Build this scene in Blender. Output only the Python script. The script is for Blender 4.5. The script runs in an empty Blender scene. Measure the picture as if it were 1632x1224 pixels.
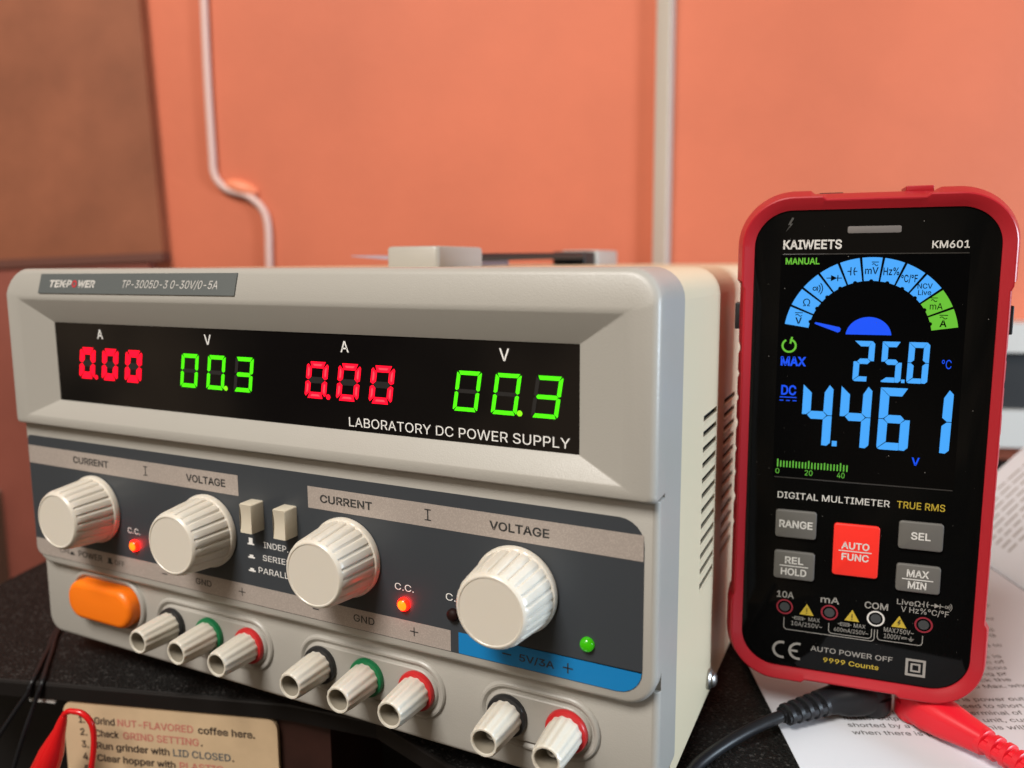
import bpy, bmesh, math, random
from mathutils import Vector, Matrix
from mathutils.geometry import tessellate_polygon, delaunay_2d_cdt
random.seed(7)
U = 0.001016                      # one scene millimetre in metres
PI = math.pi
scn = bpy.context.scene
COL = scn.collection
# ------------------------------------------------------------------ camera
CX, CY, CZ = 305.57, -191.17, 159.63
yaw, pit, rol = math.radians(-25.73), math.radians(-7.56), math.radians(-0.32)
fw = Vector((math.sin(yaw)*math.cos(pit), math.cos(yaw)*math.cos(pit), math.sin(pit)))
rt = Vector((math.cos(yaw), -math.sin(yaw), 0)); up = rt.cross(fw)
rt2 = rt*math.cos(rol) + up*math.sin(rol); up2 = -rt*math.sin(rol) + up*math.cos(rol)
cam = bpy.data.cameras.new('camera'); camo = bpy.data.objects.new('camera', cam); COL.objects.link(camo)
camo.matrix_world = Matrix(((rt2.x, up2.x, -fw.x, CX*U), (rt2.y, up2.y, -fw.y, CY*U), (rt2.z, up2.z, -fw.z, CZ*U), (0, 0, 0, 1)))
cam.sensor_width = 36; cam.lens = 36*1253.44/1632; cam.shift_y = -(612-585.05)/1632
cam.clip_start = 0.005; cam.clip_end = 50
cam.dof.use_dof = True; cam.dof.focus_distance = 236*U; cam.dof.aperture_fstop = cam.lens/3.2*1.0
scn.camera = camo
# ------------------------------------------------------------------ world, lamps, exposure
w = bpy.data.worlds.new('World'); scn.world = w; w.use_nodes = True
_n = w.node_tree.nodes; _t = _n.new('ShaderNodeTexCoord'); _k = _n.new('ShaderNodeTexNoise'); _r = _n.new('ShaderNodeValToRGB')
_k.inputs['Scale'].default_value = 3.2; _k.inputs['Detail'].default_value = 3         # a dim, cluttered room all round
_e = _r.color_ramp.elements; _e[0].position = .37; _e[0].color = (.10, .075, .055, 1); _e[1].position = .63; _e[1].color = (3.2, 2.3, 1.5, 1)
_m = _e.new(.5); _m.color = (.75, .60, .40, 1)
w.node_tree.links.new(_t.outputs['Generated'], _k.inputs['Vector']); w.node_tree.links.new(_k.outputs['Fac'], _r.inputs['Fac'])
w.node_tree.links.new(_r.outputs['Color'], _n['Background'].inputs[0]); _n['Background'].inputs[1].default_value = 0.10
def area(name, loc, target, size, power, color, size_y=None):
    l = bpy.data.lights.new(name, 'AREA'); l.energy = power; l.color = color; l.size = size*U
    if size_y: l.shape = 'RECTANGLE'; l.size_y = size_y*U
    o = bpy.data.objects.new(name, l); COL.objects.link(o)
    o.location = Vector(loc)*U
    o.rotation_euler = (Vector(target)-Vector(loc)).to_track_quat('-Z', 'Y').to_euler()
    return o
area('window_light', (1500, 150, 280), (150, 60, 60), 260, 20, (0.71, 0.86, 1.0), 340)
area('ceiling_light', (0, -1080, 1450), (150, 0, 60), 600, 41, (1.0, 0.955, 0.89), 600)
area('room_fill_light', (-500, -1800, 900), (100, 0, 60), 900, 5, (1.0, 0.85, 0.70), 700)  # added weak fill from behind the camera, no lamp known there
vs = scn.view_settings
vs.view_transform = 'Standard'; vs.look = 'None'; vs.exposure = 0; vs.gamma = 1; vs.use_curve_mapping = False
scn.display_settings.display_device = 'sRGB'

# ------------------------------------------------------------------ materials
def lin(c):
    return tuple(((v/255)/12.92 if v/255 <= .04045 else ((v/255+.055)/1.055)**2.4) for v in c)
def mat(name, col, rough=.5, spec=.5, metal=0, bump=0, bscale=3000, var=0, vscale=60, emit=None, est=1, coat=0, bdist=0.0002, rvar=0, fleck=None, trans=0):
    m = bpy.data.materials.new(name); m.use_nodes = True
    nt = m.node_tree; b = nt.nodes['Principled BSDF']; L = nt.links
    b.inputs['Base Color'].default_value = (*col, 1); b.inputs['Roughness'].default_value = rough
    b.inputs['Specular IOR Level'].default_value = spec; b.inputs['Metallic'].default_value = metal
    b.inputs['Coat Weight'].default_value = coat; b.inputs['Coat Roughness'].default_value = .03
    if trans: b.inputs['Subsurface Weight'].default_value = trans; b.inputs['Subsurface Scale'].default_value = .0015; b.inputs['Subsurface Radius'].default_value = (1, .8, .6)
    tc = nt.nodes.new('ShaderNodeTexCoord')
    if bump:
        n = nt.nodes.new('ShaderNodeTexNoise'); n.inputs['Scale'].default_value = bscale; n.inputs['Detail'].default_value = 3
        L.new(tc.outputs['Object'], n.inputs['Vector'])
        bp = nt.nodes.new('ShaderNodeBump'); bp.inputs['Strength'].default_value = bump; bp.inputs['Distance'].default_value = bdist
        L.new(n.outputs['Fac'], bp.inputs['Height']); L.new(bp.outputs['Normal'], b.inputs['Normal'])
    if var or rvar:
        n = nt.nodes.new('ShaderNodeTexNoise'); n.inputs['Scale'].default_value = vscale; n.inputs['Detail'].default_value = 6; n.inputs['Roughness'].default_value = .6
        L.new(tc.outputs['Object'], n.inputs['Vector'])
        if var:
            cr = nt.nodes.new('ShaderNodeValToRGB'); e = cr.color_ramp.elements
            e[0].position = .3; e[1].position = .7
            e[0].color = (*[c*(1-var) for c in col], 1); e[1].color = (*[min(1, c*(1+var)) for c in col], 1)
            L.new(n.outputs['Fac'], cr.inputs['Fac']); L.new(cr.outputs['Color'], b.inputs['Base Color'])
        if rvar:
            mr = nt.nodes.new('ShaderNodeMapRange'); mr.inputs['To Min'].default_value = max(0, rough-rvar); mr.inputs['To Max'].default_value = rough+rvar
            L.new(n.outputs['Fac'], mr.inputs['Value']); L.new(mr.outputs['Result'], b.inputs['Roughness'])
    if fleck:      # small lighter specks: (scale, threshold, colour)
        v = nt.nodes.new('ShaderNodeTexNoise'); v.inputs['Scale'].default_value = fleck[0]; v.inputs['Detail'].default_value = 2
        L.new(tc.outputs['Object'], v.inputs['Vector'])
        cr = nt.nodes.new('ShaderNodeValToRGB'); e = cr.color_ramp.elements
        e[0].position = fleck[1]; e[1].position = fleck[1]+.08; e[0].color = (*col, 1); e[1].color = (*fleck[2], 1)
        L.new(v.outputs['Fac'], cr.inputs['Fac']); L.new(cr.outputs['Color'], b.inputs['Base Color'])
    if emit:
        b.inputs['Emission Color'].default_value = (*emit, 1); b.inputs['Emission Strength'].default_value = est
    return m
BEIGE = (.378, .360, .326)
M = {}
M['bezel'] = mat('bezel_plastic', BEIGE, .37, .5, bump=.45, bscale=2500, bdist=.00013, rvar=.06, vscale=90)
M['case'] = mat('case_paint', (.69, .595, .415), .38, .5, bump=.12, bscale=900, bdist=.00015)
M['dark'] = mat('dark_void', (.012, .011, .010), .7)
M['sticker'] = mat('sticker_charcoal', (.040, .046, .054), .42, .5, bump=.25, bscale=4000, bdist=.00004, rvar=.05)
M['strip'] = mat('sticker_silver', (.40, .345, .31), .42, .6, metal=.15, fleck=(2600, .52, (.47, .41, .37)))
M['blue'] = mat('sticker_blue', (.006, .20, .50), .4, .5)
M['ink'] = mat('dark_ink', (.03, .03, .03), .5)
M['white_ink'] = mat('white_ink', (.85, .84, .82), .5)
M['plate'] = mat('name_plate_grey', (.15, .165, .165), .35, .6, metal=.3, bump=.2, bscale=3000, bdist=.00005)
M['plate_ink'] = mat('silver_ink', (.58, .56, .53), .4)
M['red_ink'] = mat('red_ink', (.5, .03, .04), .5)
M['smoked'] = mat('smoked_window', (.005, .0042, .0042), .05, .42, rvar=.02, vscale=40)
M['seg_off'] = mat('unlit_segment', (.022, .021, .021), .3)
M['knob'] = mat('knob_plastic', (.66, .61, .53), .30, .5, trans=.25)
M['post'] = mat('post_plastic', (.62, .58, .50), .30, .5, trans=.2)
M['button'] = mat('button_plastic', (.60, .54, .43), .25, .5, trans=.1)
M['orange'] = mat('orange_plastic', (.95, .20, .006), .38, .5, trans=.1, bump=.1, bscale=1500)
M['ring_black'] = mat('collar_black', (.018, .018, .019), .35)
M['ring_green'] = mat('collar_green', (.006, .16, .055), .35)
M['ring_red'] = mat('collar_red', (.50, .02, .022), .35)
M['socket'] = mat('socket_shade_plastic', (.26, .23, .18), .5)  # darker plastic: shade inside the post holes put into the colour
M['metal'] = mat('steel', (.45, .44, .42), .38, .5, metal=1)
M['red_seg'] = mat('red_segment', (.3, 0, .01), .4, emit=(1, .001, .016), est=1.9)
M['red_core'] = mat('red_segment_core', (.3, 0, .01), .4, emit=(1, .045, .055), est=1.9)
M['green_seg'] = mat('green_segment', (.05, .3, 0), .4, emit=(.055, 1, .003), est=1.05)
M['dot_green'] = mat('green_point', (.1, .3, 0), .4, emit=(.25, 1, .01), est=1.0)
M['led_red'] = mat('red_lamp', (.5, .02, .0), .2, emit=(1, .0014, .0005), est=20)
M['led_core'] = mat('red_lamp_core', (.6, .1, .0), .2, emit=(1, .19, .008), est=1.9)
M['led_off'] = mat('dark_red_lens', (.012, .003, .002), .6, .2)
M['led_green'] = mat('green_lamp', (.02, .22, .0), .15, emit=(.05, .55, .004), est=.42)
M['rubber'] = mat('black_rubber', (.014, .014, .015), .5, .4)
M['rubber_blue'] = mat('charcoal_rubber', (.026, .028, .033), .42, .5)
M['boot'] = mat('red_rubber', (.39, .0125, .021), .36, .45, bump=.15, bscale=2500, bdist=.0001)
M['glass'] = mat('black_glass', (.003, .003, .003), .05, .14)
M['lcd_black'] = mat('lcd_black', (.002, .002, .0022), .10, .14)
M['rim_glass'] = mat('glass_rim', (.03, .028, .026), .15, .6)
M['grey_key'] = mat('grey_key', (.125, .118, .108), .5, .4)
M['red_key'] = mat('red_key', (.82, .028, .018), .45, .4, emit=(.8, .02, .01), est=.10)
M['m_white'] = mat('meter_white_ink', (.66, .64, .61), .5)
M['m_grey'] = mat('meter_grey_ink', (.30, .285, .265), .5)
M['m_yellow'] = mat('meter_yellow_ink', (.50, .36, .035), .5)
M['m_redline'] = mat('meter_red_ink', (.26, .016, .030), .5)
M['jack_grey'] = mat('jack_mark_grey', (.045, .048, .050), .5)
M['lcd_blue'] = mat('lcd_light_blue', (.0, .0, .0), .5, emit=(.060, .40, 1.0), est=.98)
M['lcd_deep'] = mat('lcd_deep_blue', (.0, .0, .0), .5, emit=(.0, .085, 1.0), est=.95)
M['lcd_green'] = mat('lcd_green', (.0, .0, .0), .5, emit=(.16, .62, .035), est=.85)
M['lcd_bar'] = mat('lcd_bar_green', (.0, .0, .0), .5, emit=(.14, .55, .05), est=.85)
M['lens_grey'] = mat('grey_lens', (.17, .155, .15), .35)
M['bolt_grey'] = mat('faint_grey_ink', (.06, .057, .053), .5)
M['wall'] = mat('orange_wall', (.565, .146, .074), .62, .35, bump=.25, bscale=160, bdist=.0010, var=.09, vscale=5)
M['board'] = mat('brown_board', (.27, .090, .044), .6, .3, var=.22, vscale=9, bump=.2, bscale=400)
M['darkening_board'] = mat('red_brown_darkening', (.26, .075, .052), .6, .3, var=.15, vscale=8)
M['board_edge'] = mat('dark_brown_edge', (.13, .045, .030), .6)
M['cable_white'] = mat('off_white_cable', (.66, .45, .40), .5, trans=.1)
M['paint_blob'] = mat('orange_painted_clip', (.80, .24, .12), .5)
M['conduit'] = mat('off_white_conduit', (.52, .48, .42), .35)
M['desk'] = mat('black_pebbled_desk', (.009, .0086, .0082), .58, .14, bump=1.0, bscale=900, bdist=.0012, fleck=(820, .585, (.050, .048, .046)))
M['leaf_ink'] = mat('faint_print', (.27, .25, .245), .7)
M['desk_edge'] = mat('black_desk_edge', (.007, .0055, .005), .55, .3)
M['dark_wood'] = mat('dark_brown_wood', (.030, .010, .007), .5, var=.4, vscale=30)
M['black_panel'] = mat('black_panel', (.006, .005, .005), .6)
M['floor'] = mat('dark_floor', (.02, .014, .012), .7)
M['paper'] = mat('white_paper', (.60, .615, .66), .75, .25, var=.015, vscale=20)
M['paper_ink'] = mat('printed_ink', (.05, .045, .045), .6)
M['card'] = mat('tan_card', (.60, .44, .275), .5, .5, var=.10, vscale=45)
M['card_ink'] = mat('card_black_ink', (.03, .022, .02), .5)
M['card_red'] = mat('card_red_ink', (.55, .17, .14), .5)
M['card_blue'] = mat('card_blue_ink', (.07, .10, .12), .5)
M['clip_red'] = mat('red_vinyl', (.62, .008, .010), .22, .5)
M['lead_red'] = mat('red_lead_rubber', (.66, .010, .022), .36, .5)
M['lead_black'] = mat('black_lead_rubber', (.011, .0115, .0135), .42, .3)
M['grey_plastic'] = mat('pale_grey_plastic', (.50, .49, .47), .45)
M['lilac'] = mat('lilac_sheet', (.36, .30, .36), .3)
M['post_grey'] = mat('grey_trim', (.28, .24, .19), .6)

# ------------------------------------------------------------------ mesh building
class MB:
    def __init__(s): s.v = []; s.f = []; s.m = []; s.recalc = True
    def add(s, verts, faces, mi=0):
        o = len(s.v); s.v += [tuple(v) for v in verts]; s.f += [tuple(i+o for i in f) for f in faces]; s.m += [mi]*len(faces)
        return s
    def loft(s, loops, cap0=True, cap1=True, mi=0, closed=True, cmi=None):
        n = len(loops[0]); V = [p for l in loops for p in l]; F = []
        for k in range(len(loops)-1):
            for i in range(n if closed else n-1):
                j = (i+1) % n; F.append((k*n+i, k*n+j, (k+1)*n+j, (k+1)*n+i))
        s.add(V, F, mi)
        if cap0: s.add(loops[0], [tuple(range(n-1, -1, -1))], mi)
        if cap1: s.add(loops[-1], [tuple(range(n))], mi if cmi is None else cmi)
        return s
    def lathe(s, prof, n=40, c=(0, 0, 0), mi=0, rib=None, cap0=True, cap1=True):   # axis -Y; prof = [(r, y)]
        loops = []
        for r, y in prof:
            l = []
            for i in range(n):
                a = 2*PI*i/n; rr = r
                if rib: rr = rib(r, y, a)
                l.append((c[0]+rr*math.cos(a), c[1]+y, c[2]+rr*math.sin(a)))
            loops.append(l)
        return s.loft(loops, cap0, cap1, mi)
    def box(s, x0, x1, y0, y1, z0, z1, mi=0, b=0):
        if b:
            return s.rbox(x0, x1, y0, y1, z0, z1, b, b, mi)
        V = [(x, y, z) for x in (x0, x1) for y in (y0, y1) for z in (z0, z1)]
        return s.add(V, [(0, 1, 3, 2), (4, 6, 7, 5), (0, 4, 5, 1), (2, 3, 7, 6), (0, 2, 6, 4), (1, 5, 7, 3)], mi)
    def rbox(s, x0, x1, y0, y1, z0, z1, r, b, mi=0, k=4):      # rounded rectangle in XZ, front edge (low y) bevelled by b
        L = [xz(rrect(x0, x1, z0, z1, r, k), y1)]
        for t in range(4):
            a = t/3*PI/2; ins = b*(1-math.cos(a)); L.append(xz(rrect(x0+ins, x1-ins, z0+ins, z1-ins, max(r-ins, .05), k), y0+b-b*math.sin(a)))
        return s.loft(L, mi=mi)
    def tube(s, pts, r, n=12, mi=0, caps=True):
        P = [Vector(p) for p in pts]; R = r if isinstance(r, (list, tuple)) else [r]*len(P)
        loops = []; ref = Vector((0, 0, 1))
        for i, p in enumerate(P):
            d = (P[min(i+1, len(P)-1)]-P[max(i-1, 0)]).normalized()
            if i == 0:
                if abs(d.z) > .9: ref = Vector((1, 0, 0))
                u = d.cross(ref).normalized()
            else:
                u = (u-d*u.dot(d)).normalized()
            q = d.cross(u)
            loops.append([tuple(p+(u*math.cos(2*PI*j/n)+q*math.sin(2*PI*j/n))*R[i]) for j in range(n)])
        return s.loft(loops, caps, caps, mi)
    def build(s, name, mats, parent=None, base=(0, 0, 0), ang=35, flat=False, xf=None):
        me = bpy.data.meshes.new(name)
        V = [Vector(v) for v in s.v]
        if xf: V = [Vector(xf(v)) for v in V]
        b = Vector(base)
        me.from_pydata([((v-b)*U)[:] for v in V], [], s.f)
        if not isinstance(mats, (list, tuple)): mats = [mats]
        for m in mats: me.materials.append(M[m])
        me.polygons.foreach_set('material_index', s.m)
        if s.recalc:
            bm = bmesh.new(); bm.from_mesh(me); bmesh.ops.remove_doubles(bm, verts=bm.verts, dist=2e-7)
            bmesh.ops.recalc_face_normals(bm, faces=bm.faces); bm.to_mesh(me); bm.free()
        if not flat:
            me.shade_smooth(); me.set_sharp_from_angle(angle=math.radians(ang))
        me.update()
        o = bpy.data.objects.new(name, me); COL.objects.link(o)
        if parent is not None: o.parent = parent
        return o
def xz(l, y): return [(p[0], y(p) if callable(y) else y, p[1]) for p in l]
def rrect(x0, x1, z0, z1, r, k=6):       # counter-clockwise from lower right; r one number or (BR, TR, TL, BL)
    R = r if isinstance(r, (tuple, list)) else (r,)*4
    C = [(x1-R[0], z0+R[0], -90), (x1-R[1], z1-R[1], 0), (x0+R[2], z1-R[2], 90), (x0+R[3], z0+R[3], 180)]
    out = []
    for (cx, cz, a0), rr in zip(C, R):
        for i in range(k+1):
            a = math.radians(a0+90*i/k); out.append((cx+rr*math.cos(a), cz+rr*math.sin(a)))
    return out
def spline(P, n=8):
    P = [Vector(p) for p in P]; out = []
    for i in range(len(P)-1):
        a, b, c, d = P[max(i-1, 0)], P[i], P[i+1], P[min(i+2, len(P)-1)]
        for j in range(n):
            t = j/n; out.append(.5*((2*b)+(c-a)*t+(2*a-5*b+4*c-d)*t*t+(3*b-a-3*c+d)*t**3))
    return out+[P[-1]]
# ---- lettering and flat marks, laid out in a plane (p, q) in millimetres
_tx = {}
try:                                                     # the sans face that ships with Blender; the built-in face if it is missing
    import os
    SANS = bpy.data.fonts.load(os.path.join(bpy.utils.system_resource('DATAFILES'), 'fonts', 'Inter.woff2'))
except Exception:
    SANS = None
def glyphs(s, bold):
    key = (s, bold)
    if key not in _tx:
        cu = bpy.data.curves.new('t', 'FONT'); cu.body = s; cu.size = 1
        if SANS: cu.font = SANS
        o = bpy.data.objects.new('t', cu); COL.objects.link(o)
        dg = bpy.context.evaluated_depsgraph_get()
        c2 = o.evaluated_get(dg).to_curve(dg)
        loops = []
        for sp in c2.splines:
            B = sp.bezier_points; n = len(B); pts = []
            for i in range(n):
                p, q = B[i], B[(i+1) % n]
                st = (p.handle_right-p.co).length < 1e-5 and (q.handle_left-q.co).length < 1e-5
                d = (q.co-p.co)
                if not st and d.length > 1e-9:
                    dn = d.normalized(); st = abs((p.handle_right-p.co).cross(dn).length) < 1e-4 and abs((q.handle_left-q.co).cross(dn).length) < 1e-4
                k = 1 if st else 4
                for j in range(k):
                    t = j/k; v = p.co*(1-t)**3+p.handle_right*3*t*(1-t)**2+q.handle_left*3*t*t*(1-t)+q.co*t**3
                    if not pts or (Vector((v.x, v.y))-pts[-1]).length > 1e-4: pts.append(Vector((v.x, v.y)))
            if len(pts) > 2 and (pts[0]-pts[-1]).length < 1e-4: pts.pop()
            if len(pts) > 2: loops.append(pts)
        o.evaluated_get(dg).to_curve_clear(); bpy.data.objects.remove(o); bpy.data.curves.remove(cu)
        def area(l): return sum(l[i-1].x*l[i].y-l[i].x*l[i-1].y for i in range(len(l)))/2
        big = max(loops, key=lambda l: abs(area(l))); sg = 1 if area(big) > 0 else -1
        if bold:                                           # thicken every outline along its own normals
            nl = []
            for l in loops:
                m = []
                for i in range(len(l)):
                    a = (l[i]-l[i-1]).normalized(); c = (l[(i+1) % len(l)]-l[i]).normalized()
                    n1 = Vector((a.y, -a.x)); n2 = Vector((c.y, -c.x)); q = n1+n2
                    if q.length < 1e-5: q = n1.copy()
                    q.normalize(); m.append(l[i]+q*(sg*bold/max(.5, q.dot(n1))))
                nl.append(m)
            loops = nl
        def inside(p, l):
            r = False
            for i in range(len(l)):
                a, c = l[i-1], l[i]
                if (a.y > p.y) != (c.y > p.y) and p.x < (c.x-a.x)*(p.y-a.y)/(c.y-a.y)+a.x: r = not r
            return r
        outer = [l for l in loops if area(l)*sg > 0]; inner = [l for l in loops if area(l)*sg <= 0]
        VV, FF = [], []
        for l in outer:
            grp = [l]+[h for h in inner if inside(h[0], l)]
            vs_, es_ = [], []
            for g in grp:
                o0 = len(vs_); vs_ += g; es_ += [(o0+i, o0+(i+1) % len(g)) for i in range(len(g))]
            r = delaunay_2d_cdt(vs_, es_, [], 0, 1e-7)
            o0 = len(VV); VV += [(v.x, v.y) for v in r[0]]
            for t in r[2]:
                c = (r[0][t[0]]+r[0][t[1]]+r[0][t[2]])/3
                if inside(c, l) and not any(inside(c, h) for h in grp[1:]): FF.append(tuple(o0+i for i in t))
        _tx[key] = (VV, FF)
    return _tx[key]
def caph(bold):
    V, _ = glyphs('H', bold); return min(v[1] for v in V), max(v[1] for v in V)
class Flat(MB):
    def __init__(s): super().__init__(); s.recalc = False
    def text(s, st, p0, p1, q0, q1, mi=0, bold=.0, slant=0):      # p0..p1 wide, q0 base line, q1 capital height
        V, F = glyphs(st, bold); lo, hi = caph(bold)
        a = min(v[0] for v in V); b = max(v[0] for v in V); k = (q1-q0)/(hi-lo)
        if p1 is None: sx = k
        else: sx = (p1-p0)/(b-a)
        return s.add([(p0+(x-a)*sx+slant*(y-lo)*k, 0, q0+(y-lo)*k) for x, y in V], F, mi)
    def ctext(s, st, pc, q0, q1, mi=0, bold=.0, wscale=1.0):
        V, F = glyphs(st, bold); lo, hi = caph(bold); k = (q1-q0)/(hi-lo)
        wd = (max(v[0] for v in V)-min(v[0] for v in V))*k*wscale
        return s.text(st, pc-wd/2, pc+wd/2, q0, q1, mi, bold)
    def poly(s, pts, mi=0): return s.add([(p, 0, q) for p, q in pts], [tuple(range(len(pts)))], mi)
    def rect(s, a, b, c, d, mi=0): return s.poly([(a, c), (b, c), (b, d), (a, d)], mi)
    def line(s, pts, wd, mi=0, closed=False):
        P = [Vector(p) for p in pts]; n = len(P); L = []; R = []
        for i in range(n):
            if closed: a, c = P[i-1], P[(i+1) % n]
            else: a, c = P[max(i-1, 0)], P[min(i+1, n-1)]
            d1 = (P[i]-a) if (P[i]-a).length > 1e-9 else (c-P[i]); d2 = (c-P[i]) if (c-P[i]).length > 1e-9 else d1
            d1.normalize(); d2.normalize(); n1 = Vector((-d1.y, d1.x)); n2 = Vector((-d2.y, d2.x)); m = (n1+n2)
            m = m.normalized() if m.length > 1e-6 else n1
            w2 = wd/2/max(.4, m.dot(n1)); L.append(P[i]+m*w2); R.append(P[i]-m*w2)
        V = [(p.x, 0, p.y) for p in L+R]; F = []
        for i in range(n if closed else n-1):
            j = (i+1) % n; F.append((i, n+i, n+j, j))
        return s.add(V, F, mi)
    def disc(s, c, r, mi=0, n=32): return s.poly([(c[0]+r*math.cos(2*PI*i/n), c[1]+r*math.sin(2*PI*i/n)) for i in range(n)], mi)
    def ring(s, c, r, wd, mi=0, n=40, a0=0, a1=360):
        full = a1-a0 >= 360; k = n if full else n+1
        return s.line([(c[0]+r*math.cos(math.radians(a0+(a1-a0)*i/n)), c[1]+r*math.sin(math.radians(a0+(a1-a0)*i/n))) for i in range(k)], wd, mi, full)
def thing(name, loc, label, cat, group=None, rot=None):
    o = bpy.data.objects.new(name, None); COL.objects.link(o); o.empty_display_size = .01
    o.location = Vector(loc)*U
    if rot is not None: o.rotation_euler = rot
    o['label'] = label; o['category'] = cat
    if group: o['group'] = group
    return o
def tag(o, label, cat, group=None):
    o['label'] = label; o['category'] = cat
    if group: o['group'] = group
    return o
def structure(o): o['kind'] = 'structure'; return o

# ================================================================== the setting
DA = math.atan2(.3034, 1)                               # the desk and wall stand turned from the power supply
ca, sa = math.cos(DA), math.sin(DA)
def wallp(s, z, off=0, y0=430): return (s*ca+off*sa, y0+s*sa-off*ca, z)     # s along the wall, off out of it towards the room
mb = MB(); mb.add([wallp(-1100, -700), wallp(1300, -700), wallp(1300, 900), wallp(-1100, 900)], [(0, 1, 2, 3)]); mb.recalc = False
structure(mb.build('wall', 'wall', flat=True))
mb = MB(); mb.add([(-1500, -900, -700), (1900, -900, -700), (1900, 900, -700), (-1500, 900, -700)], [(0, 1, 2, 3)]); mb.recalc = False
structure(mb.build('floor', 'floor', flat=True))
# brown board on the wall
t = thing('wall_board', wallp(-460, 160, 15), 'brown mottled board hanging on the orange wall at far left', 'board')
def bprism(s0, s1, z0, z1, o0, o1, tilt=0):
    m = MB(); cs, cz = s1, z0
    def R(s, z, o):
        ds, dz = s-cs, z-cz
        return wallp(cs+ds*math.cos(tilt)-dz*math.sin(tilt), cz+ds*math.sin(tilt)+dz*math.cos(tilt), o)
    V = [R(s, z, o) for s in (s0, s1) for o in (o0, o1) for z in (z0, z1)]
    return m.add(V, [(0, 1, 3, 2), (4, 6, 7, 5), (0, 4, 5, 1), (2, 3, 7, 6), (0, 2, 6, 4), (1, 5, 7, 3)])
B0 = wallp(-460, 160, 15)
bprism(-640, -316, 171, 560, 2, 12, .035).build('panel', 'board', t, B0, flat=True)
bprism(-640, -314, -330, 163, 1, 11, .035).build('darkening_panel', 'darkening_board', t, B0, flat=True)  # red-brown panel added to darken the wall below the board
bprism(-640, -315, 163, 171, 1, 14, .035).build('edge_strip', 'board_edge', t, B0, flat=True)
# conduit on the wall
mb = MB(); c0 = wallp(134, 0, 0)
lp = []
prof = [(-7.5, 0), (-7.5, 8), (-6.8, 9), (2.4, 14), (3.4, 13.8), (7.5, 3), (7.5, 0)]
for z in (-300, 600): lp.append([wallp(134+a, z, o) for a, o in prof])
mb.loft(lp); tag(mb.build('wall_conduit', 'conduit', base=(0, 0, 0)), 'off-white vertical conduit running up the orange wall behind the units', 'conduit')
# thin cable on the wall with a painted clip
cp = [(-266, 420), (-267, 330), (-266.5, 258), (-266, 243), (-262, 234), (-254, 227), (-245, 224), (-236, 221.5), (-226, 215), (-219, 206), (-216.5, 196), (-216, 183), (-216.5, 163), (-217, 60), (-217, -200)]
t = thing('wall_cable', wallp(-240, 223, 4), 'thin pale cable kinked at a clip on the orange wall', 'cable')
C0 = wallp(-240, 223, 4)
MB().tube(spline([wallp(s, z, 4) for s, z in cp], 6), 3.3, 12).build('cable', 'cable_white', t, C0)
mb = MB(); lp = []
for k in range(9):
    a = k/8*PI; lp.append([wallp(-241+16*math.cos(a), 228+4*math.cos(a)*-1+(7*math.sin(a)+.2)*math.cos(b), 2+(7*math.sin(a)+.2)*math.sin(b)) for b in [2*PI*i/12 for i in range(12)]])
mb.loft(lp); mb.build('clip', 'paint_blob', t, C0)
# light grey wall rail at right behind the meter
t = thing('wall_rail', wallp(470, 65, 0), 'pale grey box with a dark middle band on the wall right of the meter', 'box')
W0 = wallp(470, 65, 0)
def wbox(s0, s1, z0, z1, o1): 
    V = [wallp(s, z, o) for s in (s0, s1) for o in (.5, o1) for z in (z0, z1)]
    return MB().add(V, [(0, 1, 3, 2), (4, 6, 7, 5), (0, 4, 5, 1), (2, 3, 7, 6), (0, 2, 6, 4), (1, 5, 7, 3)])
wbox(385, 640, 90, 112, 40).build('top_band', 'grey_plastic', t, W0, flat=True)
wbox(385, 640, 45, 90, 30).build('middle_band', 'rubber', t, W0, flat=True)
wbox(385, 640, 16, 45, 38).build('bottom_band', 'grey_plastic', t, W0, flat=True)
# slim grey trim at far left
mb = wbox(-560, -507, -420, -62, 34); tag(mb.build('trim_strip', 'post_grey', flat=True), 'grey-beige trim strip on the wall beyond the desk at far left', 'trim')

# ================================================================== desk
t = thing('desk', (100, 150, -6.5), 'black pebble-textured desk carrying the power supply and meter', 'desk')
def dl(s, d): return (s*ca-d*sa, -19.2+s*sa+d*ca)      # s along the desk's front edge, d back from it
top = [dl(-73.2, 0), dl(119, 0), (150, 20), (420, -60), (800, -80), dl(900, 420), dl(-73.2, 424)]
mb = MB()
lp = []
for ins, z in ((0, -6.5), (0, -1.0), (.3, -.3), (1.0, 0)):
    q = []
    n = len(top)
    for i in range(n):
        p = Vector(top[i]); a = (p-Vector(top[i-1])).normalized(); b = (Vector(top[(i+1) % n])-p).normalized()
        nn = (Vector((-a.y, a.x))+Vector((-b.y, b.x))).normalized(); q.append((p.x+nn.x*ins, p.y+nn.y*ins, z))
    lp.append(q)
mb.loft(lp, cap0=True, cap1=False, mi=1); mb.add(lp[-1], [tuple(range(len(top)))], 0)
mb.build('desk_top', ['desk', 'desk_edge'], t, (100, 150, -6.5), flat=True)
def dbox(s0, s1, d0, d1, z0, z1):
    V = [(*dl(s, d), z) for s in (s0, s1) for d in (d0, d1) for z in (z0, z1)]
    return MB().add(V, [(0, 1, 3, 2), (4, 6, 7, 5), (0, 4, 5, 1), (2, 3, 7, 6), (0, 2, 6, 4), (1, 5, 7, 3)])
dbox(-70, 300, 60, 70, -690, -6.6).build('front_panel', 'black_panel', t, (100, 150, -6.5), flat=True)
dbox(114, 134, 3, 60, -690, -6.6).build('side_panel', 'dark_wood', t, (100, 150, -6.5), flat=True)
dbox(170, 290, 40, 56, -690, -6.7).build('drawer_front', 'dark_wood', t, (100, 150, -6.5), flat=True)

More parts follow.
